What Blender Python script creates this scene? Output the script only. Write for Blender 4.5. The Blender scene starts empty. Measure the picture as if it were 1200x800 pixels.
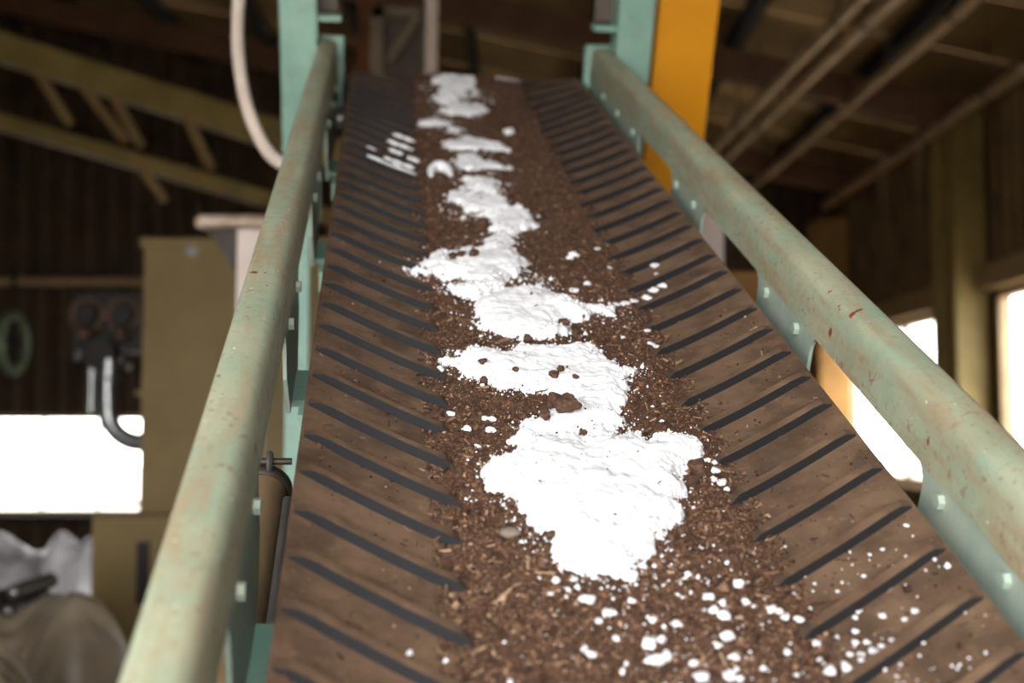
import bpy, math, random
import numpy as np
from mathutils import Matrix, Vector

# ---------------------------------------------------------------- camera, sky, exposure
scene = bpy.context.scene
COL = scene.collection
rng = random.Random(7)
CAM_Z = 1.55
PITCH = math.atan(100 / 1400)
cam_data = bpy.data.cameras.new('camera')
cam_data.sensor_width = 36.0
cam_data.lens = 42.0
cam_data.clip_start = 0.02
cam_data.dof.use_dof = True
cam_data.dof.focus_distance = 1.44
cam_data.dof.aperture_fstop = 2.8
cam = bpy.data.objects.new('camera', cam_data)
COL.objects.link(cam)
cam.location = (0, 0, CAM_Z)
cam.rotation_euler = (math.pi / 2 + PITCH, 0, 0)
scene.camera = cam

world = bpy.data.worlds.new('overcast_sky')
scene.world = world
world.use_nodes = True
wbg = world.node_tree.nodes['Background']
wbg.inputs['Color'].default_value = (1.0, 0.985, 0.96, 1)
wbg.inputs['Strength'].default_value = 10.0

scene.view_settings.view_transform = 'Standard'
scene.view_settings.look = 'None'
scene.view_settings.exposure = 0.22
scene.view_settings.gamma = 1.0
scene.view_settings.use_curve_mapping = False

# the hall: X right, Y forward, Z up
XL, XR, YF, YB = -10.0, 4.0, -1.25, 14.5
DOOR = (-2.4, 0.8, 0.0, 2.9)                     # the open gate behind the photographer (x0, x1, z0, z1)
WIN_BACK = (-8.4, -4.25, 0.50, 1.70)             # x0, x1, z0, z1 in the back wall
WIN_R = [(10.98, 14.05, 0.98, 2.62), (6.1, 9.66, 0.98, 2.66)]   # y0, y1, z0, z1 in the right wall
def roof_z(x): return 5.45 - 0.22 * (x + 0.6)

def portal(name, loc, rot, sx, sy):
    l = bpy.data.lights.new(name, 'AREA'); l.shape = 'RECTANGLE'; l.size = sx; l.size_y = sy
    l.cycles.is_portal = True
    o = bpy.data.objects.new(name, l); COL.objects.link(o); o.location = loc; o.rotation_euler = rot
portal('gate_daylight', ((DOOR[0]+DOOR[1])/2, YF, (DOOR[2]+DOOR[3])/2), (-math.pi/2, 0, math.pi), DOOR[1]-DOOR[0], DOOR[3]-DOOR[2])
portal('back_window_daylight', ((WIN_BACK[0]+WIN_BACK[1])/2, YB, (WIN_BACK[2]+WIN_BACK[3])/2), (-math.pi/2, 0, 0), WIN_BACK[1]-WIN_BACK[0], WIN_BACK[3]-WIN_BACK[2])
for y0, y1, z0, z1 in WIN_R:
    portal('side_window_daylight', (XR, (y0+y1)/2, (z0+z1)/2), (0, math.pi/2, 0), z1-z0, y1-y0)

# ---------------------------------------------------------------- materials
def lin(r, g, b):
    f = lambda c: (c/255/12.92) if c/255 <= 0.04045 else ((c/255+0.055)/1.055)**2.4
    return (f(r), f(g), f(b), 1)

class NT:
    def __init__(s, name):
        s.m = bpy.data.materials.new(name); s.m.use_nodes = True
        s.t = s.m.node_tree; s.b = s.t.nodes['Principled BSDF']; s.out = s.t.nodes['Material Output']
        s.tc = None
    def n(s, kind, **kw):
        x = s.t.nodes.new(kind)
        for k, v in kw.items(): setattr(x, k, v)
        return x
    def l(s, a, b): s.t.links.new(a, b)
    def coord(s):
        if s.tc is None: s.tc = s.n('ShaderNodeTexCoord')
        return s.tc.outputs['Object']
    def noise(s, scale, detail=4, rough=0.55, stretch=None):
        x = s.n('ShaderNodeTexNoise'); x.inputs['Scale'].default_value = scale
        x.inputs['Detail'].default_value = detail; x.inputs['Roughness'].default_value = rough
        if stretch:
            mp = s.n('ShaderNodeMapping'); mp.inputs['Scale'].default_value = stretch
            s.l(s.coord(), mp.inputs['Vector']); s.l(mp.outputs['Vector'], x.inputs['Vector'])
        else: s.l(s.coord(), x.inputs['Vector'])
        return x.outputs['Fac']
    def ramp(s, fac, a, b, ca=0.0, cb=1.0):
        r = s.n('ShaderNodeMapRange'); r.inputs['From Min'].default_value = a; r.inputs['From Max'].default_value = b
        r.inputs['To Min'].default_value = ca; r.inputs['To Max'].default_value = cb
        s.l(fac, r.inputs['Value']); return r.outputs['Result']
    def mix(s, fac, a, b):
        x = s.n('ShaderNodeMix', data_type='RGBA')
        if isinstance(fac, float): x.inputs['Factor'].default_value = fac
        else: s.l(fac, x.inputs['Factor'])
        for v, i in ((a, 6), (b, 7)):
            if isinstance(v, tuple): x.inputs[i].default_value = v
            else: s.l(v, x.inputs[i])
        return x.outputs[2]
    def math(s, op, a, b):
        x = s.n('ShaderNodeMath', operation=op)
        for v, i in ((a, 0), (b, 1)):
            if isinstance(v, (int, float)): x.inputs[i].default_value = v
            else: s.l(v, x.inputs[i])
        return x.outputs[0]
    def base(s, c):
        if isinstance(c, tuple): s.b.inputs['Base Color'].default_value = c
        else: s.l(c, s.b.inputs['Base Color'])
    def bump(s, h, strength=0.3, dist=0.002):
        x = s.n('ShaderNodeBump'); x.inputs['Strength'].default_value = strength; x.inputs['Distance'].default_value = dist
        s.l(h, x.inputs['Height']); s.l(x.outputs['Normal'], s.b.inputs['Normal'])
    def rough(s, r, metal=0.0):
        if isinstance(r, float): s.b.inputs['Roughness'].default_value = r
        else: s.l(r, s.b.inputs['Roughness'])
        s.b.inputs['Metallic'].default_value = metal

def simple(name, ca, cb=None, scale=6.0, rough=0.6, metal=0.0, bump=0.15, dist=0.003, stretch=None):
    k = NT(name); f = k.noise(scale, 5, 0.6, stretch)
    k.base(k.mix(k.ramp(f, 0.35, 0.68), ca, cb or ca)); k.rough(rough, metal)
    if bump: k.bump(f, bump, dist)
    return k.m

def paint_mat():
    k = NT('worn_green_paint')
    broad = k.noise(9, 6, 0.6); fine = k.noise(70, 5, 0.65); streak = k.noise(14, 5, 0.6, (3.0, 0.5, 3.0)); spots = k.noise(38, 3, 0.5); spk = k.noise(130, 2, 0.5)
    c = k.mix(k.ramp(broad, 0.38, 0.62), lin(150, 168, 145), lin(174, 176, 150))
    c = k.mix(k.ramp(streak, 0.45, 0.64, 0, 0.8), c, lin(160, 142, 114))
    c = k.mix(k.ramp(fine, 0.55, 0.75, 0, 0.5), c, lin(140, 130, 108))
    c = k.mix(k.ramp(spots, 0.69, 0.72), c, lin(130, 66, 36))
    c = k.mix(k.ramp(spk, 0.73, 0.76, 0, 0.85), c, lin(232, 234, 230))
    frk = k.noise(95, 3, 0.55); zone = k.noise(7, 3, 0.5)
    c = k.mix(k.math('MULTIPLY', k.ramp(frk, 0.60, 0.66, 0, 0.75), k.ramp(zone, 0.42, 0.58)), c, lin(138, 98, 70))
    k.base(c); k.rough(k.ramp(fine, 0.3, 0.7, 0.34, 0.6)); k.bump(fine, 0.25, 0.0012)
    return k.m
def teal_mat():
    k = NT('teal_paint')
    broad = k.noise(10, 5, 0.6); fine = k.noise(60, 4, 0.6); drip = k.noise(22, 5, 0.6, (1, 3.0, 0.6))
    c = k.mix(k.ramp(broad, 0.35, 0.65), lin(134, 178, 162), lin(152, 188, 172))
    c = k.mix(k.ramp(drip, 0.52, 0.70, 0, 0.5), c, lin(132, 142, 132))
    c = k.mix(k.ramp(fine, 0.66, 0.74, 0, 0.8), c, lin(120, 90, 66))
    k.base(c); k.rough(0.5); k.bump(fine, 0.2, 0.001)
    return k.m
def belt_mat():
    # rubber with a film of dried soil that lies on every face turned upward
    k = NT('soiled_rubber')
    a = k.noise(26, 6, 0.62); b = k.noise(120, 4, 0.6); s = k.noise(30, 5, 0.6, (0.35, 1.5, 1))
    dirt = k.mix(k.ramp(a, 0.36, 0.66), lin(82, 62, 46), lin(112, 88, 68))
    dirt = k.mix(k.ramp(s, 0.5, 0.7, 0, 0.55), dirt, lin(70, 52, 40))
    dirt = k.mix(k.ramp(b, 0.6, 0.72, 0, 0.4), dirt, lin(150, 124, 100))
    big = k.noise(11, 4, 0.6); dirt = k.mix(k.ramp(big, 0.46, 0.66, 0, 0.5), dirt, lin(128, 102, 80)); dirt = k.mix(k.ramp(big, 0.5, 0.36, 0, 0.45), dirt, lin(60, 46, 34))
    geo = k.n('ShaderNodeNewGeometry'); vt = k.n('ShaderNodeVectorTransform', vector_type='NORMAL', convert_from='WORLD', convert_to='OBJECT')
    k.l(geo.outputs['True Normal'], vt.inputs['Vector'])
    sep = k.n('ShaderNodeSeparateXYZ'); k.l(vt.outputs['Vector'], sep.inputs['Vector'])
    up = k.ramp(k.math('ADD', sep.outputs['Z'], k.ramp(b, 0.3, 0.7, -0.06, 0.06)), 0.62, 0.88)
    k.base(k.mix(up, lin(26, 27, 30), dirt)); k.rough(0.72); k.bump(b, 0.35, 0.0015)
    return k.m
def soil_mat():
    k = NT('fibrous_brown_soil')
    a = k.noise(22, 5, 0.6); b = k.noise(260, 5, 0.7); c = k.noise(520, 3, 0.6)
    col = k.mix(k.ramp(b, 0.32, 0.68), lin(62, 44, 34), lin(112, 84, 66))
    col = k.mix(k.ramp(a, 0.4, 0.65, 0, 0.4), col, lin(86, 60, 46))
    col = k.mix(k.ramp(c, 0.62, 0.72, 0, 0.7), col, lin(150, 122, 98))
    k.base(col); k.rough(0.92); k.bump(b, 0.8, 0.003); k.b.inputs['Specular IOR Level'].default_value = 0.2
    return k.m
def crumb_mat():
    k = NT('soil_crumbs_and_bark_fibre')
    at = k.n('ShaderNodeAttribute'); at.attribute_name = 'tint'
    r = k.n('ShaderNodeValToRGB'); k.l(at.outputs['Fac'], r.inputs['Fac'])
    e = r.color_ramp.elements
    e[0].position = 0.0; e[0].color = lin(50, 36, 28)
    e[1].position = 1.0; e[1].color = lin(178, 150, 124)
    for p, cc in ((0.4, lin(84, 61, 48)), (0.75, lin(112, 84, 66)), (0.9, lin(140, 110, 86))):
        q = e.new(p); q.color = cc
    k.base(r.outputs['Color']); k.rough(0.9); k.b.inputs['Specular IOR Level'].default_value = 0.2
    return k.m
def powder_mat():
    k = NT('white_powder')
    a = k.noise(45, 4, 0.6); b = k.noise(380, 4, 0.6)
    k.base(k.mix(k.ramp(a, 0.4, 0.65), lin(246, 247, 250), lin(238, 240, 246))); k.rough(0.85)
    k.bump(k.math('ADD', b, a), 0.2, 0.0012); k.b.inputs['Specular IOR Level'].default_value = 0.2
    return k.m
def glass_mat():
    k = NT('dusty_window_glass')
    tr = k.n('ShaderNodeBsdfTransparent'); tr.inputs['Color'].default_value = (0.93, 0.94, 0.94, 1)
    gl = k.n('ShaderNodeBsdfGlossy'); gl.inputs['Roughness'].default_value = 0.08
    mx = k.n('ShaderNodeMixShader'); mx.inputs['Fac'].default_value = 0.06
    k.l(tr.outputs[0], mx.inputs[1]); k.l(gl.outputs[0], mx.inputs[2]); k.l(mx.outputs[0], k.out.inputs['Surface'])
    return k.m

M = {}
M['paint'] = paint_mat(); M['teal'] = teal_mat(); M['belt'] = belt_mat(); M['soil'] = soil_mat(); M['crumb'] = crumb_mat(); M['powder'] = powder_mat(); M['glass'] = glass_mat()
M['bracket'] = simple('grey_green_plate_paint', lin(150, 170, 158), lin(172, 178, 162), 16, 0.5, 0, 0.15, 0.001, (1, 2.5, 0.7))
M['clod'] = simple('dark_soil_clod', lin(62, 42, 30), lin(100, 72, 54), 180, 0.9, 0, 0.8, 0.003)
M['stone'] = simple('grey_pebble', lin(110, 98, 88), lin(130, 116, 104), 90, 0.8)
M['yellow'] = simple('yellow_paint', lin(236, 160, 0), lin(230, 150, 0), 5, 0.45, 0, 0.05)
M['rubber'] = simple('black_rubber', lin(34, 34, 36), lin(48, 46, 44), 20, 0.7)
M['steel'] = simple('galvanised_steel', lin(170, 172, 172), lin(140, 142, 142), 14, 0.32, 0.9, 0.1)
M['dark_steel'] = simple('dark_steel', lin(52, 48, 44), lin(70, 62, 54), 8, 0.5, 0.5)
M['hood'] = simple('brown_grey_plate', lin(96, 84, 76), lin(78, 66, 58), 6, 0.6)
M['olive'] = simple('olive_painted_sheet', lin(146, 124, 74), lin(132, 110, 64), 3, 0.55)
M['pale'] = simple('pale_pinkish_steel', lin(240, 226, 218), lin(226, 208, 200), 5, 0.5)
M['pale_rim'] = simple('worn_pale_rim', lin(206, 190, 174), lin(150, 120, 96), 9, 0.4, 0.2)
M['hose'] = simple('off_white_hose', lin(228, 212, 200), lin(216, 198, 186), 10, 0.45)
M['timber'] = simple('weathered_timber', lin(168, 138, 90), lin(136, 110, 70), 3, 0.8, 0, 0.3, 0.004, (1, 6, 6))
M['ochre'] = simple('ochre_timber', lin(176, 130, 70), lin(146, 106, 56), 4, 0.75)
M['olive_beam'] = simple('olive_steel_beam', lin(158, 136, 76), lin(126, 108, 58), 3, 0.6)
M['brown_beam'] = simple('rusty_brown_beam', lin(112, 78, 54), lin(88, 60, 42), 4, 0.75)
M['rust'] = simple('rusty_steel', lin(120, 70, 32), lin(84, 48, 22), 6, 0.8)
M['pipe'] = simple('dull_tan_pipe', lin(196, 168, 130), lin(166, 138, 102), 6, 0.45, 0.2)
M['tube'] = simple('brown_tube', lin(134, 112, 84), lin(110, 90, 66), 14, 0.4)
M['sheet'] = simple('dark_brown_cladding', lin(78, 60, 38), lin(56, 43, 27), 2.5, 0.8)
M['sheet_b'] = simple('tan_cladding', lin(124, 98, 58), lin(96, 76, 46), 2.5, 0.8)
M['roof'] = simple('roof_board', lin(146, 116, 70), lin(112, 88, 54), 1.8, 0.85)
M['purlin'] = simple('dark_purlin', lin(34, 27, 20), lin(24, 19, 14), 3, 0.85)
M['concrete'] = simple('stained_concrete', lin(112, 104, 94), lin(84, 78, 70), 1.2, 0.75)
M['ground'] = simple('pale_yard', lin(196, 192, 184), lin(180, 176, 168), 0.6, 0.9)
M['frame'] = simple('window_frame', lin(176, 150, 112), lin(150, 124, 90), 5, 0.6)
M['tarp'] = simple('grey_plastic_wrap', lin(142, 128, 108), lin(104, 92, 76), 4, 0.38, 0, 0.4, 0.01)
M['white_wrap'] = simple('glossy_white_wrap', lin(226, 224, 228), lin(206, 204, 208), 6, 0.12, 0, 0.4, 0.01)
M['green'] = simple('green_enamel', lin(92, 104, 74), lin(70, 80, 56), 8, 0.4)
M['motor'] = simple('flesh_tone_casing', lin(112, 84, 68), lin(80, 60, 48), 8, 0.4, 0.3)
M['dark'] = simple('black_casting', lin(30, 26, 22), lin(40, 34, 30), 8, 0.5, 0.2)
M['grey_frame'] = simple('grey_painted_frame', lin(128, 116, 94), lin(104, 92, 72), 6, 0.6)

# ---------------------------------------------------------------- mesh helpers
class MB:
    def __init__(s): s.v = []; s.f = []; s.sm = []
    def add(s, vs, fs, smooth=False):
        o = len(s.v); s.v += [tuple(p) for p in vs]
        for f in fs: s.f.append(tuple(i + o for i in f)); s.sm.append(smooth)
        return s
    def box(s, x0, x1, y0, y1, z0, z1):
        vs = [(x, y, z) for x in (x0, x1) for y in (y0, y1) for z in (z0, z1)]
        return s.add(vs, [(0,1,3,2), (4,6,7,5), (0,4,5,1), (2,3,7,6), (0,2,6,4), (1,5,7,3)])
    def bar(s, a, b, wx, wy, up=(0, 0, 1)):
        a = Vector(a); b = Vector(b); d = (b - a).normalized(); x = d.cross(Vector(up))
        if x.length < 1e-4: x = d.cross(Vector((1, 0, 0)))
        x.normalize(); y = x.cross(d)
        vs = [p + x*i*wx/2 + y*j*wy/2 for p in (a, b) for i, j in ((-1,-1), (1,-1), (1,1), (-1,1))]
        return s.add(vs, [(0,3,2,1), (4,5,6,7), (0,1,5,4), (1,2,6,5), (2,3,7,6), (3,0,4,7)])
    def tube(s, pts, r, n=12, cap=True):
        pts = [Vector(p) for p in pts]; rs = r if isinstance(r, (list, tuple)) else [r]*len(pts)
        d0 = (pts[1] - pts[0]).normalized(); x = d0.orthogonal().normalized(); vs = []
        for i, p in enumerate(pts):
            d = (pts[min(i+1, len(pts)-1)] - pts[max(i-1, 0)]).normalized()
            x = (x - d * x.dot(d)).normalized(); y = d.cross(x)
            vs += [p + (x*math.cos(2*math.pi*k/n) + y*math.sin(2*math.pi*k/n)) * rs[i] for k in range(n)]
        fs = [(i*n+k, i*n+(k+1) % n, (i+1)*n+(k+1) % n, (i+1)*n+k) for i in range(len(pts)-1) for k in range(n)]
        s.add(vs, fs, True)
        if cap:
            s.add([vs[k] for k in range(n)], [tuple(reversed(range(n)))]); s.add(vs[-n:], [tuple(range(n))])
        return s
    def torus(s, c, axis, R, r, n=28, m=10, flat=1.0):
        c = Vector(c); a = Vector(axis).normalized(); x = a.orthogonal().normalized(); y = a.cross(x); vs = []
        for i in range(n):
            t = 2*math.pi*i/n; d = x*math.cos(t) + y*math.sin(t)
            for j in range(m):
                q = 2*math.pi*j/m; vs.append(c + d*(R + r*math.cos(q)) + a*r*flat*math.sin(q))
        return s.add(vs, [(i*m+j, ((i+1) % n)*m+j, ((i+1) % n)*m+(j+1) % m, i*m+(j+1) % m) for i in range(n) for j in range(m)], True)
    def prism(s, poly, axis, a, b):
        # polygon in the two other axes, extruded along axis from a to b
        n = len(poly)
        def P(q, h):
            l = list(q); l.insert(axis, h); return tuple(l)
        vs = [P(q, a) for q in poly] + [P(q, b) for q in poly]
        return s.add(vs, [tuple(reversed(range(n))), tuple(range(n, 2*n))] + [(i, (i+1) % n, n+(i+1) % n, n+i) for i in range(n)])
    def blob(s, c, r, squash=(1, 1, 1), seed=0, sub=2, rough=0.2):
        vs, fs = ico(sub); R = random.Random(seed); ph = [R.uniform(0, 6.28) for _ in range(6)]; out = []
        for v in vs:
            k = 1 + rough*(math.sin(3.1*v[0]+ph[0])*math.sin(2.7*v[1]+ph[1]) + 0.6*math.sin(5.3*v[2]+ph[2]+2*v[0]) + 0.4*math.sin(8*v[1]+ph[3])*math.sin(7*v[0]+ph[4]))
            out.append((c[0]+v[0]*r*squash[0]*k, c[1]+v[1]*r*squash[1]*k, c[2]+v[2]*r*squash[2]*k))
        return s.add(out, fs, True)
    def mesh(s, name):
        me = bpy.data.meshes.new(name); me.from_pydata(s.v, [], s.f); me.update()
        me.polygons.foreach_set('use_smooth', s.sm)
        if any(s.sm): me.set_sharp_from_angle(angle=math.radians(50))
        return me
    def build(s, name, mat, parent=None, mw=None, fix=True):
        me = s.mesh(name)
        if fix: fix_normals(me)
        return place(me, name, mat, parent, mw)

def fix_normals(me):
    import bmesh
    b = bmesh.new(); b.from_mesh(me); bmesh.ops.recalc_face_normals(b, faces=b.faces); b.to_mesh(me); b.free()

_ico = {}
def ico(sub):
    if sub not in _ico:
        import bmesh
        b = bmesh.new(); bmesh.ops.create_icosphere(b, subdivisions=sub, radius=1)
        _ico[sub] = ([tuple(v.co) for v in b.verts], [tuple(v.index for v in f.verts) for f in b.faces]); b.free()
    return _ico[sub]

def place(me, name, mat, parent=None, mw=None):
    o = bpy.data.objects.new(name, me); COL.objects.link(o)
    if mat is not None and not me.materials: me.materials.append(M[mat])
    W[o.name] = mw.copy() if mw is not None else Matrix.Identity(4)
    if parent is not None:
        o.parent = parent
        o.matrix_basis = W[parent.name].inverted() @ W[o.name] if parent.name in W else W[o.name]
    elif mw is not None: o.matrix_basis = mw
    return o
W = {}
def empty(name, loc, label, cat, group=None):
    o = bpy.data.objects.new(name, None); COL.objects.link(o); o.location = loc; o.empty_display_size = 0.1
    W[o.name] = Matrix.Translation(loc)
    return tag(o, label, cat, group)
def tag(o, label, cat, group=None):
    o['label'] = label; o['category'] = cat
    if group: o['group'] = group
    return o
def struct(o, label=None):
    o['kind'] = 'structure'
    if label: o['label'] = label; o['category'] = o.name.split('_')[0]
    return o
def at(x, y, z): return Matrix.Translation((x, y, z))
def centred(mb, name, mat, origin, parent=None):
    # mesh built in world coordinates, origin moved to a point of its own
    o = Vector(origin); mb.v = [tuple(Vector(p) - o) for p in mb.v]
    return mb.build(name, mat, parent, Matrix.Translation(o))

# ---------------------------------------------------------------- the hall
fl = struct(MB().box(XL, XR, YF, YB, -0.1, 0.0).build('floor', 'concrete'), 'stained grey concrete floor of the hall')
struct(MB().box(-45, 45, -40, 50, -0.3, -0.12).build('ground', 'ground'), 'pale yard outside the hall')

def wall(name, label):
    return struct(bpy.data.objects.new(name, None), label)
def sheets(parent, axis, fixed, t, a0, a1, z0, z1, w, mat, inward):
    # ribbed cladding sheets, each its own piece; axis 0: wall runs along X, axis 1: along Y
    n = max(1, round((a1 - a0) / w)); w = (a1 - a0) / n; cache = {}
    for i in range(n):
        zt = (roof_z(a0 + (i+0.5)*w) + 0.05) if (z1 is None) else z1
        key = round(zt, 3)
        if key not in cache:
            prof = [(0.0, 0.0)]; ribs = max(2, round(w/0.25))
            for k in range(ribs):
                s0 = k*w/ribs; q = w/ribs
                prof += [(s0+q*0.30, 0), (s0+q*0.42, 0.035), (s0+q*0.62, 0.035), (s0+q*0.74, 0)]
            prof += [(w, 0.0), (w, -t), (0.0, -t)]
            if axis == 0: mb = MB().prism([(p[0]+0.002, p[1]*inward) for p in prof], 2, z0, zt)
            else: mb = MB().prism([(p[1]*inward, p[0]+0.002) for p in prof], 2, z0, zt)
            me = mb.mesh('cladding_sheet'); fix_normals(me); cache[key] = me
        loc = at(a0+i*w, fixed, 0) if axis == 0 else at(fixed, a0+i*w, 0)
        place(cache[key], 'cladding_sheet', mat, parent, loc)
def shell(name, label):
    o = bpy.data.objects.new(name, None); COL.objects.link(o); W[o.name] = Matrix.Identity(4)
    return struct(o, label)

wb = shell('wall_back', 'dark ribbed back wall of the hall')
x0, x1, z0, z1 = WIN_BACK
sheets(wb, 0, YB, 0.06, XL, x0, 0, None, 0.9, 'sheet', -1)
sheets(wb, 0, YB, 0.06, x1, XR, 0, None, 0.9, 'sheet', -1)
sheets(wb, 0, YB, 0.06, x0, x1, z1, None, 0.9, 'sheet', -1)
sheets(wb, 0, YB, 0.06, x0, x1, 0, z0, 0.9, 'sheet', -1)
wr = shell('wall_right', 'tan clad side wall with large windows')
edges = [YF] + [q for w_ in sorted(WIN_R) for q in w_[:2]] + [YB]
for a, b in ((edges[0], edges[1]), (edges[2], edges[3]), (edges[4], edges[5])):
    sheets(wr, 1, XR, 0.06, a, b, 0, roof_z(XR)+0.05, 0.9, 'sheet_b', -1)
for y0, y1, z0, z1 in WIN_R:
    sheets(wr, 1, XR, 0.06, y0, y1, z1, roof_z(XR)+0.05, 0.9, 'sheet_b', -1)
    sheets(wr, 1, XR, 0.06, y0, y1, 0, z0, 0.9, 'sheet_b', -1)
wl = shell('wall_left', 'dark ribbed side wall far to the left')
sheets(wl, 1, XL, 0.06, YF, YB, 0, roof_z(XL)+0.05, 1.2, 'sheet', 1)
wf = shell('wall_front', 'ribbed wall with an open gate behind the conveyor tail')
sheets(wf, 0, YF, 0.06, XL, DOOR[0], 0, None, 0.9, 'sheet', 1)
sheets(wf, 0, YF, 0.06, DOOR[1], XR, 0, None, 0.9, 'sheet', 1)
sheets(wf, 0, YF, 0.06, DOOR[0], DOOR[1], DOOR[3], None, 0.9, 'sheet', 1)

# roof: boards on purlins on rafters, falling to the right
ceil = shell('ceiling', 'brown boarded roof underside on dark purlins')
nb = 15; bw = (YB - YF + 0.6) / nb
mb = MB(); xa, xb = XL-0.3, XR+0.3
mb.prism([(xa, roof_z(xa)), (xb, roof_z(xb)), (xb, roof_z(xb)+0.05), (xa, roof_z(xa)+0.05)], 1, 0.012, bw-0.012)
me = mb.mesh('roof_board'); fix_normals(me)
for i in range(nb): place(me, 'roof_board', 'roof', ceil, at(0, YF-0.3+i*bw, 0))
mb = MB(); mb.prism([(-0.05, -0.16), (0.05, -0.16), (0.05, 0), (-0.05, 0)], 1, YF, YB); me = mb.mesh('purlin'); fix_normals(me)
for x in np.arange(XL+0.4, XR, 1.15): place(me, 'purlin', 'purlin', ceil, at(x, 0, roof_z(x)))
mb = MB(); mb.bar((XL, 0, roof_z(XL)-0.28), (XR, 0, roof_z(XR)-0.28), 0.12, 0.26); me = mb.mesh('rafter'); fix_normals(me)
for y in (1.0, 4.0, 7.0, 10.0, 13.0): place(me, 'rafter', 'brown_beam', ceil, at(0, y, 0))

# windows
def window_right(n, y0, y1, z0, z1, label):
    o = shell('window_%d' % n, label)
    f = 0.07; X = XR-0.02
    for a in (dict(y=(y0, y0+f), z=(z0, z1)), dict(y=(y1-f, y1), z=(z0, z1)), dict(y=(y0, y1), z=(z0, z0+f)), dict(y=(y0, y1), z=(z1-f, z1))):
        MB().box(X-0.05, X+0.05, *a['y'], *a['z']).build('window_frame', 'frame', o)
    k = 3; ys = [y0+f+(y1-y0-2*f)*i/k for i in range(k+1)]
    for i in range(1, k): MB().box(X-0.03, X+0.03, ys[i]-0.015, ys[i]+0.015, z0+f, z1-f).build('mullion', 'frame', o)
    for i in range(k): MB().box(X-0.004, X+0.004, ys[i]+0.015, ys[i+1]-0.015, z0+f, z1-f).build('pane', 'glass', o)
    MB().box(X-0.16, X-0.05, y0-0.12, y1+0.12, z1, z1+0.20).build('lintel', 'timber', o)
    MB().box(X-0.16, X+0.05, y0-0.08, y1+0.08, z0-0.05, z0).build('sill', 'timber', o)
window_right(2, *WIN_R[0], 'bright side window between the ochre corner post and the brown column')
window_right(3, *WIN_R[1], 'bright side window on the near side of the brown column')
o = shell('window_1', 'wide bright window low in the dark back wall')
x0, x1, z0, z1 = WIN_BACK; f = 0.06; Y = YB-0.02
for a in ((x0, x0+f, z0, z1), (x1-f, x1, z0, z1), (x0, x1, z0, z0+f), (x0, x1, z1-f, z1)):
    MB().box(a[0], a[1], Y-0.05, Y+0.05, a[2], a[3]).build('window_frame', 'frame', o)
xs = [x0+f+(x1-x0-2*f)*i/6 for i in range(7)]
for i in range(1, 6): MB().box(xs[i]-0.012, xs[i]+0.012, Y-0.03, Y+0.03, z0+f, z1-f).build('mullion', 'frame', o)
for i in range(6): MB().box(xs[i]+0.012, xs[i+1]-0.012, Y-0.004, Y+0.004, z0+f, z1-f).build('pane', 'glass', o)
MB().box(x0-0.1, x1+0.1, Y-0.18, Y+0.05, z0-0.07, z0).build('sill', 'purlin', o)

# columns and pipes of the hall
def column(name, mat, x0, x1, y0, y1, z1, label, plate=0.06):
    r = empty(name, ((x0+x1)/2, (y0+y1)/2, 0), label, 'column')
    w = min(0.05, (x1-x0)*0.3)
    mb = MB().box(x0, x1, y0, y0+0.03, 0.02, z1).box(x0, x1, y1-0.03, y1, 0.02, z1).box((x0+x1)/2-w/2, (x0+x1)/2+w/2, y0+0.03, y1-0.03, 0.02, z1)
    mb.build('shaft', mat, r)
    MB().box(x0-plate, x1+plate, y0-plate, y1+plate, 0, 0.02).build('base_plate', mat, r)
    return r
column('wall_column', 'olive_beam', 3.66, 3.92, 9.80, 10.35, roof_z(3.8)-0.3, 'olive brown steel column between the two side windows', 0.03)
column('corner_post', 'ochre', 3.55, 3.9, 13.75, 14.2, roof_z(3.8)-0.5, 'ochre corner post beyond the far side window', 0.03)
column('roof_post', 'timber', 0.15, 0.45, 8.85, 9.15, 3.0, 'timber post carrying the low end of the lattice beam')
column('rusty_post', 'rust', -0.91, -0.83, 6.9, 7.0, roof_z(-0.9)-0.48, 'narrow rusty brown post behind the conveyor head', 0.03)

def pipe_run(pts, r, label, n_hang=4):
    a, b = Vector(pts[0]), Vector(pts[1]); e = empty('ceiling_pipe', a, label, 'pipe')
    MB().tube([a, b], r, 14).build('pipe', 'pipe', e)
    for i in range(n_hang):
        p = a.lerp(b, (i+0.5)/n_hang); zt = roof_z(p.x)+0.01
        MB().tube([(p.x, p.y, p.z), (p.x, p.y, zt)], 0.008, 6).torus(p, b-a, r+0.006, 0.008, 16, 6).build('hanger', 'dark_steel', e)
    for t in (0.33, 0.66):
        p = a.lerp(b, t); d = (b-a).normalized()
        MB().tube([p-d*0.05, p+d*0.05], r*1.22, 14).build('coupling', 'pipe', e)
pipe_run([(2.29, 3.5, 4.12), (1.70, 13.9, 4.12)], 0.038, 'tan ceiling pipe on the inner side of the close pair')
pipe_run([(2.46, 3.5, 4.10), (1.90, 13.9, 4.10)], 0.038, 'tan ceiling pipe on the wall side of the close pair')
pipe_run([(3.1, 4.0, 4.30), (2.75, 14.2, 4.30)], 0.044, 'single dark tan pipe hung between the close pair and the side wall')
pipe_run([(3.64, 8.3, 4.08), (3.60, 13.6, 4.08)], 0.05, 'thick tan pipe hung highest along the side windows')
e = empty('wall_pipe', (-6.0, 14.3, 3.3), 'thin horizontal pipe on the dark back wall', 'pipe')
MB().tube([(-9.5, 14.35, 3.30), (-3.0, 14.35, 3.30)], 0.05).build('pipe', 'pipe', e)
for x in (-8.5, -6, -3.6): MB().box(x-0.03, x+0.03, 14.3, 14.46, 3.22, 3.38).build('bracket', 'dark_steel', e)

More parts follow.
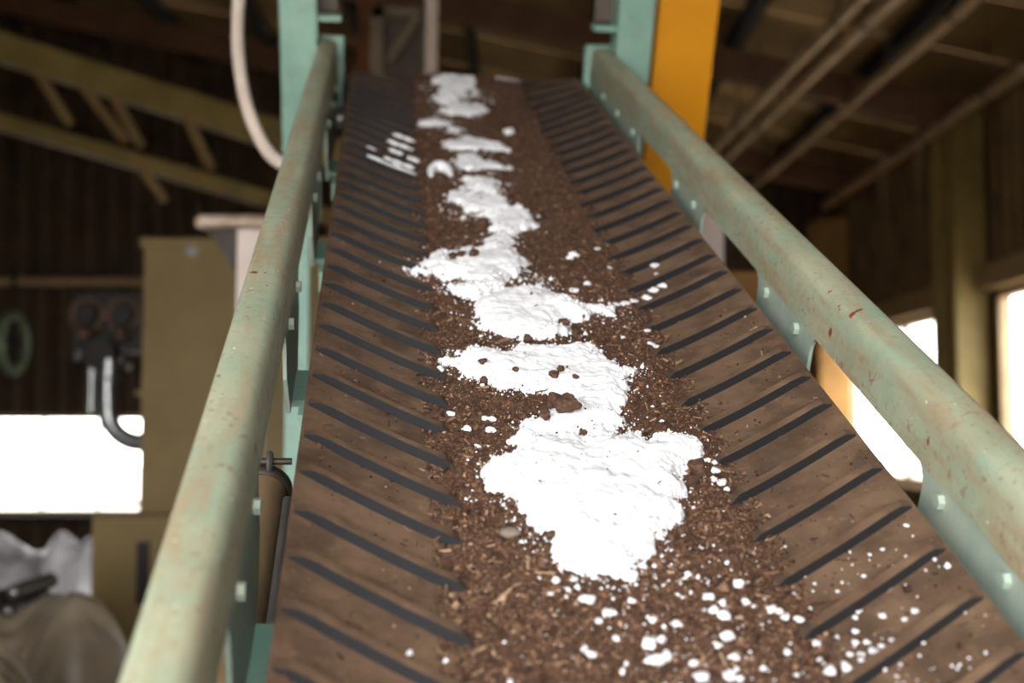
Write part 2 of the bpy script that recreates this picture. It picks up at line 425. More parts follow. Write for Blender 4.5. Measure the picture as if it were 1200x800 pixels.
# lattice beam under the roof on the left
e = empty('lattice_beam', (-4.0, 9.0, 4.0), 'sloping olive lattice beam with short diagonal braces under the dark roof', 'beam')
s_ = -0.318
def up_z(x): return 4.43 + s_*(x+3.86)
def lo_z(x): return 3.86 + s_*0.92*(x+3.86)
MB().bar((-9.8, 9, up_z(-9.8)), (0.42, 9, up_z(0.42)), 0.12, 0.22).build('upper_chord', 'olive_beam', e)
MB().bar((-9.8, 9, lo_z(-9.8)), (0.42, 9, lo_z(0.42)), 0.10, 0.12).build('lower_chord', 'olive_beam', e)
for xa, xb in ((-3.62, -3.36), (-3.28, -2.93), (-3.04, -2.82), (-2.47, -2.28), (-4.4, -4.1), (-5.2, -4.9), (-1.4, -1.2), (-0.7, -0.5)):
    MB().bar((xa, 8.94, up_z(xa)-0.10), (xb, 8.94, up_z(xb)-0.42), 0.06, 0.075, (0, 1, 0)).build('brace', 'timber', e)
MB().bar((-2.88, 8.93, lo_z(-2.88)+0.02), (-2.62, 8.93, lo_z(-2.62)-0.24), 0.06, 0.08, (0, 1, 0)).build('brace', 'timber', e)

# ---------------------------------------------------------------- machinery left of the conveyor
# elevator housing
e = empty('elevator_housing', (-1.4, 6.2, 0), 'tall olive sheet steel elevator housing behind the pale hopper', 'machine')
MB().box(-1.86, -0.95, 6.0, 6.6, 0.02, 2.46).build('casing', 'olive', e)
MB().box(-2.02, -1.55, 5.80, 6.0, 0.02, 1.12).build('lower_casing', 'olive', e)
MB().box(-1.88, -0.93, 5.98, 6.62, 2.46, 2.50).build('top_cap', 'olive', e)
for z in (1.17, 1.72): MB().box(-1.885, -0.925, 5.975, 6.625, z-0.012, z+0.012).build('flange', 'olive', e)
MB().box(-1.80, -1.74, 5.785, 5.80, 0.70, 1.00).build('slot', 'dark', e)
MB().tube([(-1.66, 5.80, 0.92), (-1.66, 5.76, 0.92)], 0.022, 12).build('bolt', 'steel', e)
MB().tube([(-1.62, 6.0, 2.44), (-1.62, 5.985, 2.44)], 0.03, 12).build('lifting_eye', 'steel', e)

# blower unit with two round ports and an elbow duct, carried by the housing
e = empty('blower_unit', (-2.25, 6.4, 1.5), 'dark blower with two round ports and a shiny elbow duct beside the olive housing', 'machine')
MB().box(-2.34, -1.87, 6.34, 6.44, 1.95, 2.26).build('backplate', 'dark', e)
for i, x in enumerate((-2.25, -2.06)):
    MB().torus((x, 6.30, 2.14), (0, 1, 0), 0.082, 0.015).build('port_ring', 'motor', e)
    MB().tube([(x, 6.34, 2.14), (x, 6.27, 2.14)], 0.055, 20).build('port', 'dark', e)
    MB().blob((x+0.005, 6.26, 2.035), 0.045, (1, 1, 0.9), 11+i, 2, 0.05).build('cover_knob', 'motor', e)
MB().tube([(-2.16, 6.34, 1.93), (-2.16, 6.22, 1.93)], 0.085, 20).build('valve_body', 'dark', e)
el = [(-2.11, 6.25, 1.90), (-2.115, 6.25, 1.75), (-2.11, 6.25, 1.64)] + [(-2.11+0.17*(1-math.cos(t)), 6.25, 1.64-0.17*math.sin(t)) for t in np.linspace(0.2, 1.57, 8)] + [(-1.86, 6.25, 1.47)]
MB().tube(el, 0.050, 16).build('elbow_duct', 'steel', e)
for z in (1.80, 1.66): MB().torus((-2.112, 6.25, z), (0, 0, 1), 0.052, 0.008, 20, 6).build('duct_clamp', 'steel', e)
MB().tube([(-2.20, 6.25, 1.90), (-2.20, 6.25, 1.62)], 0.022, 12).build('drain_pipe', 'steel', e)
for x, z in ((-2.03, 1.90), (-1.99, 1.86), (-2.26, 1.91)): MB().blob((x, 6.2, z), 0.018, seed=3, rough=0.02).build('bolt', 'steel', e)

# green handwheel on a wall stand
e = empty('handwheel', (-3.7, 8.6, 0), 'upright green rimmed handwheel on a dark stand', 'wheel')
MB().torus((-3.6, 8.6, 2.15), (1.0, -0.05, 0), 0.20, 0.034).build('rim', 'green', e)
for a in (0.3, 1.35, 2.4):
    d = Vector((0.05, 1.0, 0)).normalized()*math.cos(a) + Vector((0, 0, 1))*math.sin(a)
    c = Vector((-3.6, 8.6, 2.15)); MB().bar(c-d*0.2, c+d*0.2, 0.02, 0.02).build('spoke', 'dark', e)
MB().tube([(-3.54, 8.6, 2.15), (-3.95, 8.62, 2.15)], 0.03, 12).build('spindle', 'dark', e)
MB().box(-4.06, -3.92, 8.55, 8.69, 0, 2.25).build('stand', 'dark', e)

# pale hopper just left of the conveyor
def hopper():
    e = empty('feed_hopper', (-0.6, 3.9, 0), 'pale pinkish steel hopper with a worn turned rim beside the left rail', 'hopper')
    x0, x1, y0, y1, zt = -0.905, -0.825, 3.9, 3.99, 2.22
    MB().box(x0, x1, y0, y1, 1.55, zt-0.02).build('bin', 'pale', e)
    MB().prism([(x0, 1.55), (x1, 1.55), (x1-0.02, 1.0), (x0+0.02, 1.0)], 1, y0+0.02, y1-0.02).build('cone', 'pale', e)
    rim = MB().tube([(x0-0.11, y0-0.02, zt), (x1+0.02, y0-0.02, zt), (x1+0.02, y1+0.02, zt), (x0-0.11, y1+0.02, zt), (x0-0.11, y0-0.02, zt)], 0.024, 12)
    rim.build('rim', 'pale_rim', e)
    MB().prism([(x0, zt-0.01), (x0-0.10, zt-0.01), (x0-0.005, zt-0.16)], 1, y0, y0+0.02).build('gusset', 'dark_steel', e)
    for x in (x0+0.025, x1-0.025):
        for y in (y0+0.03, y1-0.03): MB().box(x-0.025, x+0.025, y-0.025, y+0.025, 0, 1.56).build('leg', 'pale_rim', e)
hopper()

# hose hanging down from the roof behind the left rail
pts = []
ctrl = [Vector(q) for q in ((-0.664, 2.95, 3.151), (-0.670, 2.91, 2.856), (-0.672, 2.87, 2.604), (-0.664, 2.83, 2.488), (-0.647, 2.79, 2.393), (-0.620, 2.75, 2.298), (-0.582, 2.71, 2.214), (-0.544, 2.67, 2.161), (-0.502, 2.63, 2.129))]
for i in range(len(ctrl)-1):
    p0, p1, p2, p3 = ctrl[max(i-1, 0)], ctrl[i], ctrl[i+1], ctrl[min(i+2, len(ctrl)-1)]
    for t in np.linspace(0, 1, 6)[:-1]:
        pts.append(0.5*((2*p1) + (p2-p0)*t + (2*p0-5*p1+4*p2-p3)*t*t + (3*p1-p0-3*p2+p3)*t**3))
pts.append(ctrl[-1])
pts = [Vector((ctrl[0].x, ctrl[0].y, roof_z(ctrl[0].x)-0.02))] + pts
hx = empty('hanging_hose', pts[0], 'off white hose hanging in a curve beside the teal post', 'hose')
MB().tube(pts, 0.0155, 14).build('hose', 'hose', hx)
MB().tube([pts[-1]+Vector((-0.01, 0, 0.004)), pts[-1]+Vector((0.03, 0, -0.01))], 0.02, 14).build('end_fitting', 'steel', hx)

# plastic-wrapped heap and white wrapped bundles in the yard of the hall
def draped(name, mat, cx, cy, rx, ry, h, seed, label, cat, n=46, folds=1.0, flat=0.55, wave=1.0):
    R = np.random.RandomState(seed); ph = R.uniform(0, 6.28, 8); g = np.linspace(-1, 1, n); vs = []
    for b in g:
        for a in g:
            d = (abs(a)**2.6 + abs(b)**2.6)**(1/2.6)
            z = max(0.0, 1-d**2.6)**flat
            z *= 1 + wave*0.16*math.sin(3.2*a+ph[0])*math.sin(2.6*b+ph[1]) + wave*0.10*math.sin(7*a+ph[2]+2*b)
            z += folds*0.03*(abs(math.sin(9*a+5*b+ph[3]))-0.5 + abs(math.sin(-6*a+11*b+ph[4]))-0.5)*(z > 0.02)
            vs.append((a*rx, b*ry, max(0.0, z*h)))
    fs = [(j*n+i, j*n+i+1, (j+1)*n+i+1, (j+1)*n+i) for j in range(n-1) for i in range(n-1)]
    fs.append(tuple([i for i in range(n)][::-1] + [j*n for j in range(1, n)] + [(n-1)*n+i for i in range(1, n)] + [j*n+n-1 for j in range(n-2, 0, -1)]))
    mb = MB().add(vs, fs, True)
    return tag(mb.build(name, mat, None, at(cx, cy, 0), fix=False), label, cat)
draped('wrapped_heap', 'tarp', -1.55, 4.0, 0.58, 0.52, 0.93, 4, 'grey plastic wrapped heap lying beside the left rail', 'heap')
draped('wrapped_heap', 'tarp', -1.22, 3.05, 0.40, 0.38, 0.88, 9, 'low creased grey plastic heap in front of the tall wrapped heap', 'heap')
draped('white_bundle', 'white_wrap', -3.2, 7.3, 0.40, 0.60, 0.84, 5, 'glossy white wrapped bundle behind the grey heap under the back window', 'bundle', 46, 0.6, 0.2, 0.5)
draped('white_bundle', 'white_wrap', -2.58, 7.3, 0.21, 0.55, 0.86, 8, 'smaller glossy white bundle next to the olive housing foot', 'bundle', 46, 0.6, 0.2, 0.5)
# steel rollers lying by the heap
e = empty('roller_stack', (-1.9, 4.6, 0), 'dark rack of steel rollers with shiny ends left of the grey heap', 'rack')
MB().box(-2.25, -1.85, 4.60, 4.90, 0, 0.79).build('rack', 'dark', e)
for i, (x, z) in enumerate(((-1.87, 0.93), (-1.95, 0.90), (-1.89, 0.86), (-1.97, 0.83), (-1.91, 0.81))):
    MB().tube([(x, 4.54, z), (x, 4.90, z)], 0.032, 14).build('roller', 'dark_steel', e)
    MB().blob((x, 4.53, z), 0.020, (1, 0.6, 1), 3, 2, 0.02).build('shaft_end', 'steel', e)

# ---------------------------------------------------------------- machinery beyond the conveyor head
e = empty('grey_frame', (-0.6, 6.0, 0), 'grey steel frame panel with a diagonal brace behind the conveyor head', 'frame')
fx0, fx1, fz0, fz1 = -0.72, -0.40, 3.27, 3.69
MB().box(fx0, fx1, 6.03, 6.05, fz0, fz1).build('panel', 'hood', e)
for x in (fx0+0.03, fx1-0.03): MB().box(x-0.035, x+0.035, 5.97, 6.03, 0, fz1).build('upright', 'grey_frame', e)
MB().box(fx0, fx1, 5.97, 6.03, fz1-0.05, fz1).build('top_rail', 'grey_frame', e)
MB().bar((fx0+0.09, 6.0, fz0+0.14), (fx1-0.08, 6.0, fz1-0.04), 0.05, 0.055, (0, 1, 0)).build('brace', 'grey_frame', e)
e = empty('pale_pipe', (-0.38, 5.5, 0), 'pale vertical pipe standing behind the conveyor head', 'pipe')
MB().tube([(-0.38, 5.5, 0.01), (-0.38, 5.5, roof_z(-0.38)-0.45)], 0.030, 16).build('pipe', 'hose', e)
MB().tube([(-0.38, 5.5, 0.0), (-0.38, 5.5, 0.02)], 0.07, 16).build('base_flange', 'hose', e)
# pale and ochre uprights seen under the right rail
def upright(name, mat, x0, x1, y, z1, label):
    e = empty(name, ((x0+x1)/2, y, 0), label, 'post')
    MB().box(x0, x1, y, y+0.12, 0.02, z1).build('shaft', mat, e); MB().box(x0-0.03, x1+0.03, y-0.03, y+0.15, 0, 0.02).build('base_plate', mat, e)
upright('pale_upright', 'pale', 0.52, 0.715, 4.0, 2.30, 'pale pinkish upright standing under the right rail')
upright('ochre_upright', 'ochre', 0.80, 0.99, 4.6, 2.15, 'ochre brown upright standing beyond the pale upright')

# ---------------------------------------------------------------- the conveyor (local: x across, y up the belt, z off the belt)
A_UP = math.radians(26.97); A_LEFT = math.radians(6.32)
ROT = Matrix.Rotation(A_LEFT, 4, 'Z') @ Matrix.Rotation(A_UP, 4, 'X')
U0, H0 = -0.226, 0.595
ORG = Vector((0, 0, CAM_Z)) + ROT.to_3x3() @ Vector((-U0, 0, -H0))
CM = Matrix.Translation(ORG) @ ROT
V_TAIL, V_HEAD, R_DRUM = -0.75, 3.28, 0.13
def floor_drop(u, v, w): return (CM @ Vector((u, v, w))).z
def down(u, v, w, L): return (u, v - L*math.sin(A_UP), w - L*math.cos(A_UP))
root_p = CM @ Vector((0, V_TAIL, 0))
conv = empty('belt_conveyor', (root_p.x, root_p.y, 0), 'inclined belt conveyor with green rails and a soil covered cleated belt', 'conveyor')
def cp(mb, name, mat, parent=None, m=None):
    return mb.build(name, mat, parent or conv, CM if m is None else CM @ m)

def sag(v):
    k = 1.0
    if v > 3.05: k = max(0.4, 1-(v-3.05)/0.23*0.6)
    if v < -0.5: k = max(0.4, 1-(-0.5-v)/0.25*0.6)
    return 0.054*k
def belt_w(u, v=1.0): return -sag(v)*(1-(u/0.31)**2)

# belt loop
stations = []
NV = 60
for i in range(NV+1):
    v = V_TAIL + (V_HEAD-V_TAIL)*i/NV; stations.append((v, None))
us = np.linspace(-0.31, 0.31, 33); vs = []; fs = []; rows = []
def row(fn):
    rows.append(len(vs)); vs.extend(fn(u) for u in us)
for v, _ in stations: row(lambda u, v=v: (u, v, belt_w(u, v)))
for t in np.linspace(0, math.pi, 14)[1:]:
    k = 1-t/math.pi; row(lambda u, t=t, k=k: (u, V_HEAD+R_DRUM*math.sin(t), -R_DRUM+R_DRUM*math.cos(t)+belt_w(u, V_HEAD)*k))
for i in range(1, 20): row(lambda u, i=i: (u, V_HEAD+(V_TAIL-V_HEAD)*i/20, -2*R_DRUM))
for t in np.linspace(0, math.pi, 14)[:-1]:
    k = t/math.pi; row(lambda u, t=t, k=k: (u, V_TAIL-R_DRUM*math.sin(t), -R_DRUM-R_DRUM*math.cos(t)+belt_w(u, V_TAIL)*k))
n = len(us); nr = len(rows)
# closed loop with thickness towards the inside
inner = []
for r in range(nr):
    for j in range(n):
        p = Vector(vs[rows[r]+j]); a = Vector(vs[rows[(r+1) % nr]+j]); b = Vector(vs[rows[r-1]+j]); d = (a-b).normalized()
        nn = d.cross(Vector((1, 0, 0))); inner.append(tuple(p + nn*0.009))
off = len(vs); allv = vs + inner
for r in range(nr):
    r2 = (r+1) % nr
    for j in range(n-1):
        fs.append((r*n+j, r*n+j+1, r2*n+j+1, r2*n+j)); fs.append((off+r*n+j, off+r2*n+j, off+r2*n+j+1, off+r*n+j+1))
    fs.append((r*n, r2*n, off+r2*n, off+r*n)); fs.append((r*n+n-1, off+r*n+n-1, off+r2*n+n-1, r2*n+n-1))
belt = cp(MB().add(allv, fs, True), 'belt', 'belt')
belt['label'] = 'brown soiled rubber belt with angled cleats'

# cleats: angled ribs on both wings, each its own piece
def cleat_mesh(side):
    N = 12; mb = MB(); vsl = []
    for i in range(N+1):
        t = i/N; u = side*(0.306 - 0.166*t); c = -0.006-0.088*t**1.05
        hgt = 0.0115*min(1, (t*8+0.15))*min(1, (1-t)*10+0.25); b0 = 0.0070; b1 = 0.0050
        wb = -0.054*(1-(u/0.31)**2)-0.001
        vsl += [(u, c-b0, wb), (u, c-b1, wb+hgt+0.001), (u, c+b1+0.002, wb+hgt+0.001), (u, c+b0+0.004, wb)]
    fsl = [(i*4+k, i*4+k+1, (i+1)*4+k+1, (i+1)*4+k) for i in range(N) for k in range(3)] + [(0, 1, 2, 3), (N*4, N*4+3, N*4+2, N*4+1)]
    mb.add(vsl, fsl); me = mb.mesh('cleat'); fix_normals(me)
    # the open underside must not flip the outside
    if sum(p.normal.z for p in me.polygons) < 0: me.flip_normals()
    me.materials.append(M['belt']); return me
CL = {s: cleat_mesh(s) for s in (-1, 1)}
v = 1.006 - 0.0778*22
while v < 3.27:
    for s in (-1, 1):
        o = place(CL[s], 'cleat', None, belt, CM @ Matrix.Translation((0, v, 0)))
        if v > 3.05 or v < -0.5: o.matrix_basis = o.matrix_basis @ Matrix.Diagonal((1, 1, sag(v)/0.054, 1))
    v += 0.0778

# drums, idlers
for v in (V_TAIL, V_HEAD): 
    d = cp(MB().tube([(-0.33, v, -R_DRUM), (0.33, v, -R_DRUM)], R_DRUM-0.012, 28), 'drum', 'dark_steel')
    cp(MB().tube([(-0.40, v, -R_DRUM), (0.40, v, -R_DRUM)], 0.022, 14), 'axle', 'steel', d)
STATIONS = [-0.265, 0.34, 0.94, 1.545, 2.14, 2.75]
for v in STATIONS:
    r = 0.028
    cp(MB().tube([(-0.11, v, -0.054-0.012-r), (0.11, v, -0.054-0.012-r)], r, 14), 'idler_roller', 'dark_steel')
    for s in (-1, 1):
        cp(MB().tube([(s*0.13, v+0.03, belt_w(0.13)-0.012-r), (s*0.30, v+0.03, belt_w(0.30)-0.014-r)], r, 14), 'idler_roller', 'dark_steel')
    cp(MB().box(-0.34, 0.34, v-0.025, v+0.025, -0.20, -0.16), 'cross_member', 'teal')

# rails: bent plate with a domed top and a straight inner web
def rail(s):
    prof = [(0.393, 0.020), (0.3935, 0.074), (0.3925, 0.0795), (0.3895, 0.083), (0.385, 0.084), (0.372, 0.083), (0.3585, 0.0805), (0.3525, 0.0775), (0.3485, 0.072), (0.3465, 0.064), (0.3455, 0.052), (0.3445, 0.036), (0.344, 0.010)]
    N = 40; vsr = []; t = 0.005
    cx, cw = 0.375, 0.02
    inn = []
    for (a, b) in prof:
        d = Vector((cx-a, cw-b)); d = d.normalized()*t if d.length > t else d; inn.append((a+d.x, b+d.y))
    ring = prof + inn[::-1]; m = len(ring)
    v0, v1 = -0.88, 3.30
    for i in range(N+1):
        v = v0+(v1-v0)*i/N; vsr += [(s*a, v, b) for a, b in ring]
    fsr = [(i*m+k, i*m+(k+1) % m, (i+1)*m+(k+1) % m, (i+1)*m+k) for i in range(N) for k in range(m)]
    fsr += [tuple(range(m)), tuple(range(N*m, N*m+m))]
    o = cp(MB().add(vsr, fsr, True), 'rail', 'paint')
    o['label'] = 'worn pale green rail with rust spots'
    # bracket plates below the web, one per idler station, with rounded hollows between them
    for st in STATIONS:
        lo, hi = st-0.125, st+0.115
        if st > 2.6: lo, hi = st-0.15, 3.30
        top = 0.012; bot = -0.13; rr = 0.028; poly = [(lo-rr, top)]
        for q in np.linspace(0, math.pi/2, 6): poly.append((lo-rr+rr*math.sin(q), top-rr+rr*math.cos(q)))
        poly += [(lo+0.0, -0.06), (lo+0.045, bot), (hi-0.045, bot), (hi, -0.06)]
        for q in np.linspace(math.pi/2, 0, 6): poly.append((hi+rr-rr*math.sin(q), top-rr+rr*math.cos(q)))
        poly += [(hi+rr, top), (hi+rr, 0.034), (lo-rr, 0.034)]
        ux = 0.3449
        g = cp(MB().prism(poly, 0, s*ux, s*(ux+0.005)), 'bracket_plate', 'bracket', o)
        for bv in ((lo+0.055, hi-0.045) if st < 2.6 else (lo+0.055, lo+0.25, lo+0.45)):
            c = Vector((s*ux, bv, -0.004))
            cp(MB().tube([c, c+Vector((-s*0.007, 0, 0))], 0.0085, 6), 'bolt_head', 'bracket', g)
        # angle foot joining plate and idler
        cp(MB().box(*sorted((s*0.31, s*0.3449)), st-0.05, st+0.05, -0.135, -0.125), 'bracket_foot', 'teal', g)
    return o
RAIL = {s: rail(s) for s in (-1, 1)}
for s in (-1, 1):
    cp(MB().box(*sorted((s*0.330, s*0.400)), 3.30, 3.315, -0.10, 0.088), 'end_plate', 'teal', RAIL[s])

# head posts square to the belt, with short arms and side plates, and legs to the floor
for s in (-1, 1):
    u0, u1 = s*0.396, s*0.490
    p = MB().box(*sorted((u0, u1)), 3.20, 3.208, -0.40, 1.3).box(*sorted((u0, u0+s*0.008)), 3.208, 3.29, -0.40, 1.3).box(*sorted((u1-s*0.008, u1)), 3.208, 3.29, -0.40, 1.3)
    post = cp(p, 'head_post', 'teal')
    cp(MB().box(*sorted((s*0.335, u0)), 3.22, 3.28, 0.138, 0.150), 'arm', 'teal', post)
    cp(MB().box(*sorted((s*0.345, u0)), 3.285, 3.295, 0.155, 0.60), 'side_plate', 'hood', post)
    cp(MB().box(*sorted((s*0.38, u0)), 3.22, 3.27, 0.04, 0.07), 'post_cleat', 'teal', post)
    for v, w in ((3.23, -0.35), (-0.55, 0.03)):
        a = (s*(0.45 if v > 0 else 0.41), v, w); L = floor_drop(*a)
        cp(MB().bar(a, down(*a, L-0.02), 0.06, 0.06, (1, 0, 0)), 'leg', 'teal')
        b = CM @ Vector(down(*a, L)); MB().box(b.x-0.07, b.x+0.07, b.y-0.07, b.y+0.07, 0, 0.02).build('foot_plate', 'teal', conv)

# tube with a clamp carried under the left rail
tb = cp(MB().tube([(-0.385, 0.70, -0.235), (-0.375, 1.30, -0.185), (-0.372, 1.36, -0.18)], 0.032, 18), 'side_tube', 'tube')
cp(MB().torus((-0.373, 1.345, -0.181), (0, 1, 0.1), 0.034, 0.005, 24, 8, 2.0), 'tube_clamp', 'dark_steel', tb)
cp(MB().tube([(-0.40, 1.345, -0.138), (-0.335, 1.345, -0.138)], 0.0045, 8), 'clamp_bolt', 'dark_steel', tb)
cp(MB().torus((-0.362, 1.345, -0.138), (1, 0, 0), 0.010, 0.004, 12, 6), 'clamp_nut', 'steel', tb)
cp(MB().tube([(-0.335, 1.02, -0.165), (-0.335, 1.27, -0.150)], 0.006, 10), 'threaded_rod', 'steel', tb)
for v in (0.76,):
    cp(MB().box(-0.385, -0.372, v-0.03, v+0.03, -0.20, 0.03), 'tube_hanger', 'teal', tb)

# yellow beam square to the belt, outside the right post
def yellow():
    v0, v1, a, b = 3.25, 3.42, 0.511, 0.676
    e = empty('yellow_beam', CM @ Vector(((a+b)/2, v0, -1.9)), 'bright yellow painted steel beam rising behind the right rail', 'beam')
    base = CM @ Vector(((a+b)/2, v0, 0)); L = base.z/math.cos(A_UP) - 0.10
    cp(MB().box(a, b, v0, v0+0.008, -L, 1.4).box(a, b, v1-0.008, v1, -L, 1.4).box((a+b)/2-0.006, (a+b)/2+0.006, v0+0.008, v1-0.008, -L, 1.4), 'web', 'yellow', e)
    f = CM @ Vector(((a+b)/2, (v0+v1)/2, -L)); MB().box(f.x-0.2, f.x+0.2, f.y-0.2, f.y+0.2, 0, 0.14).build('footing', 'concrete', e)
yellow()

# ---------------------------------------------------------------- load on the belt
_tab = np.random.RandomState(5).rand(256, 256)
def vnoise(x, y):
    x = np.asarray(x, float); y = np.asarray(y, float)
    xi = np.floor(x).astype(int); yi = np.floor(y).astype(int); fx = x-xi; fy = y-yi
    fx = fx*fx*(3-2*fx); fy = fy*fy*(3-2*fy)
    T = lambda a, b: _tab[a % 256, b % 256]
    return (T(xi, yi)*(1-fx)+T(xi+1, yi)*fx)*(1-fy) + (T(xi, yi+1)*(1-fx)+T(xi+1, yi+1)*fx)*fy
def fbm(x, y, oct=4):
    s = 0; a = 0.5; t = 0
    for i in range(oct):
        s = s + a*vnoise(x*2**i+17*i, y*2**i+31*i); t += a; a *= 0.55
    return s/t - 0.5
def beltw_np(u, v):
    k = np.clip(1-(v-3.05)/0.23*0.6, 0.4, 1.0)
    return -0.054*k*(1-(u/0.31)**2)
def soil_t(u, v):
    hw = 0.163 + 0.035*fbm(v*6+3, u*0+9.1, 3) + 0.016*fbm(v*40, u*40, 3)
    t = 0.020*(1-(np.abs(u-0.003)/hw)**3)
    t = np.where(t > 0, t, t*0.6)
    return t + 0.010*fbm(u*26, v*26, 3)*np.clip(t*120, 0, 1) + 0.0052*fbm(u*110, v*110, 4)
def soil_w(u, v): return beltw_np(u, v) + soil_t(u, v)
V0S, V1S = 0.35, 3.29
vv = [V0S]
while vv[-1] < V1S: vv.append(vv[-1] + 0.0021*max(0.8, vv[-1])**1.3)
vv = np.array(vv); uu = np.linspace(-0.2, 0.2, 190)
Ug, Vg = np.meshgrid(uu, vv)
Tg = soil_t(Ug, Vg); Wg = beltw_np(Ug, Vg)+Tg
keep = Tg > -0.0035
def grid_mesh(name, U, V, Z, keep, smooth=True):
    nv, nu = U.shape; idx = -np.ones(U.shape, int); idx[keep] = np.arange(keep.sum())
    P = np.stack([U[keep], V[keep], Z[keep]], 1)
    a, b, c, d = idx[:-1, :-1], idx[:-1, 1:], idx[1:, 1:], idx[1:, :-1]
    ok = (a >= 0) & (b >= 0) & (c >= 0) & (d >= 0)
    F = np.stack([a[ok], b[ok], c[ok], d[ok]], 1)
    return fast_mesh(name, P, F, smooth)
def fast_mesh(name, P, F, smooth=True):
    me = bpy.data.meshes.new(name); k = F.shape[1]
    me.vertices.add(len(P)); me.vertices.foreach_set('co', P.astype(np.float32).ravel())
    me.loops.add(F.size); me.loops.foreach_set('vertex_index', F.astype(np.int32).ravel())
    me.polygons.add(len(F)); me.polygons.foreach_set('loop_start', np.arange(0, F.size, k, dtype=np.int32))
    me.polygons.foreach_set('use_smooth', np.full(len(F), smooth)); me.update(calc_edges=True)
    return me
soil = place(grid_mesh('soil_layer', Ug, Vg, Wg, keep), 'soil_layer', 'soil', None, CM)
tag(soil, 'brown fibrous soil lying along the middle of the belt', 'soil'); soil['kind'] = 'stuff'

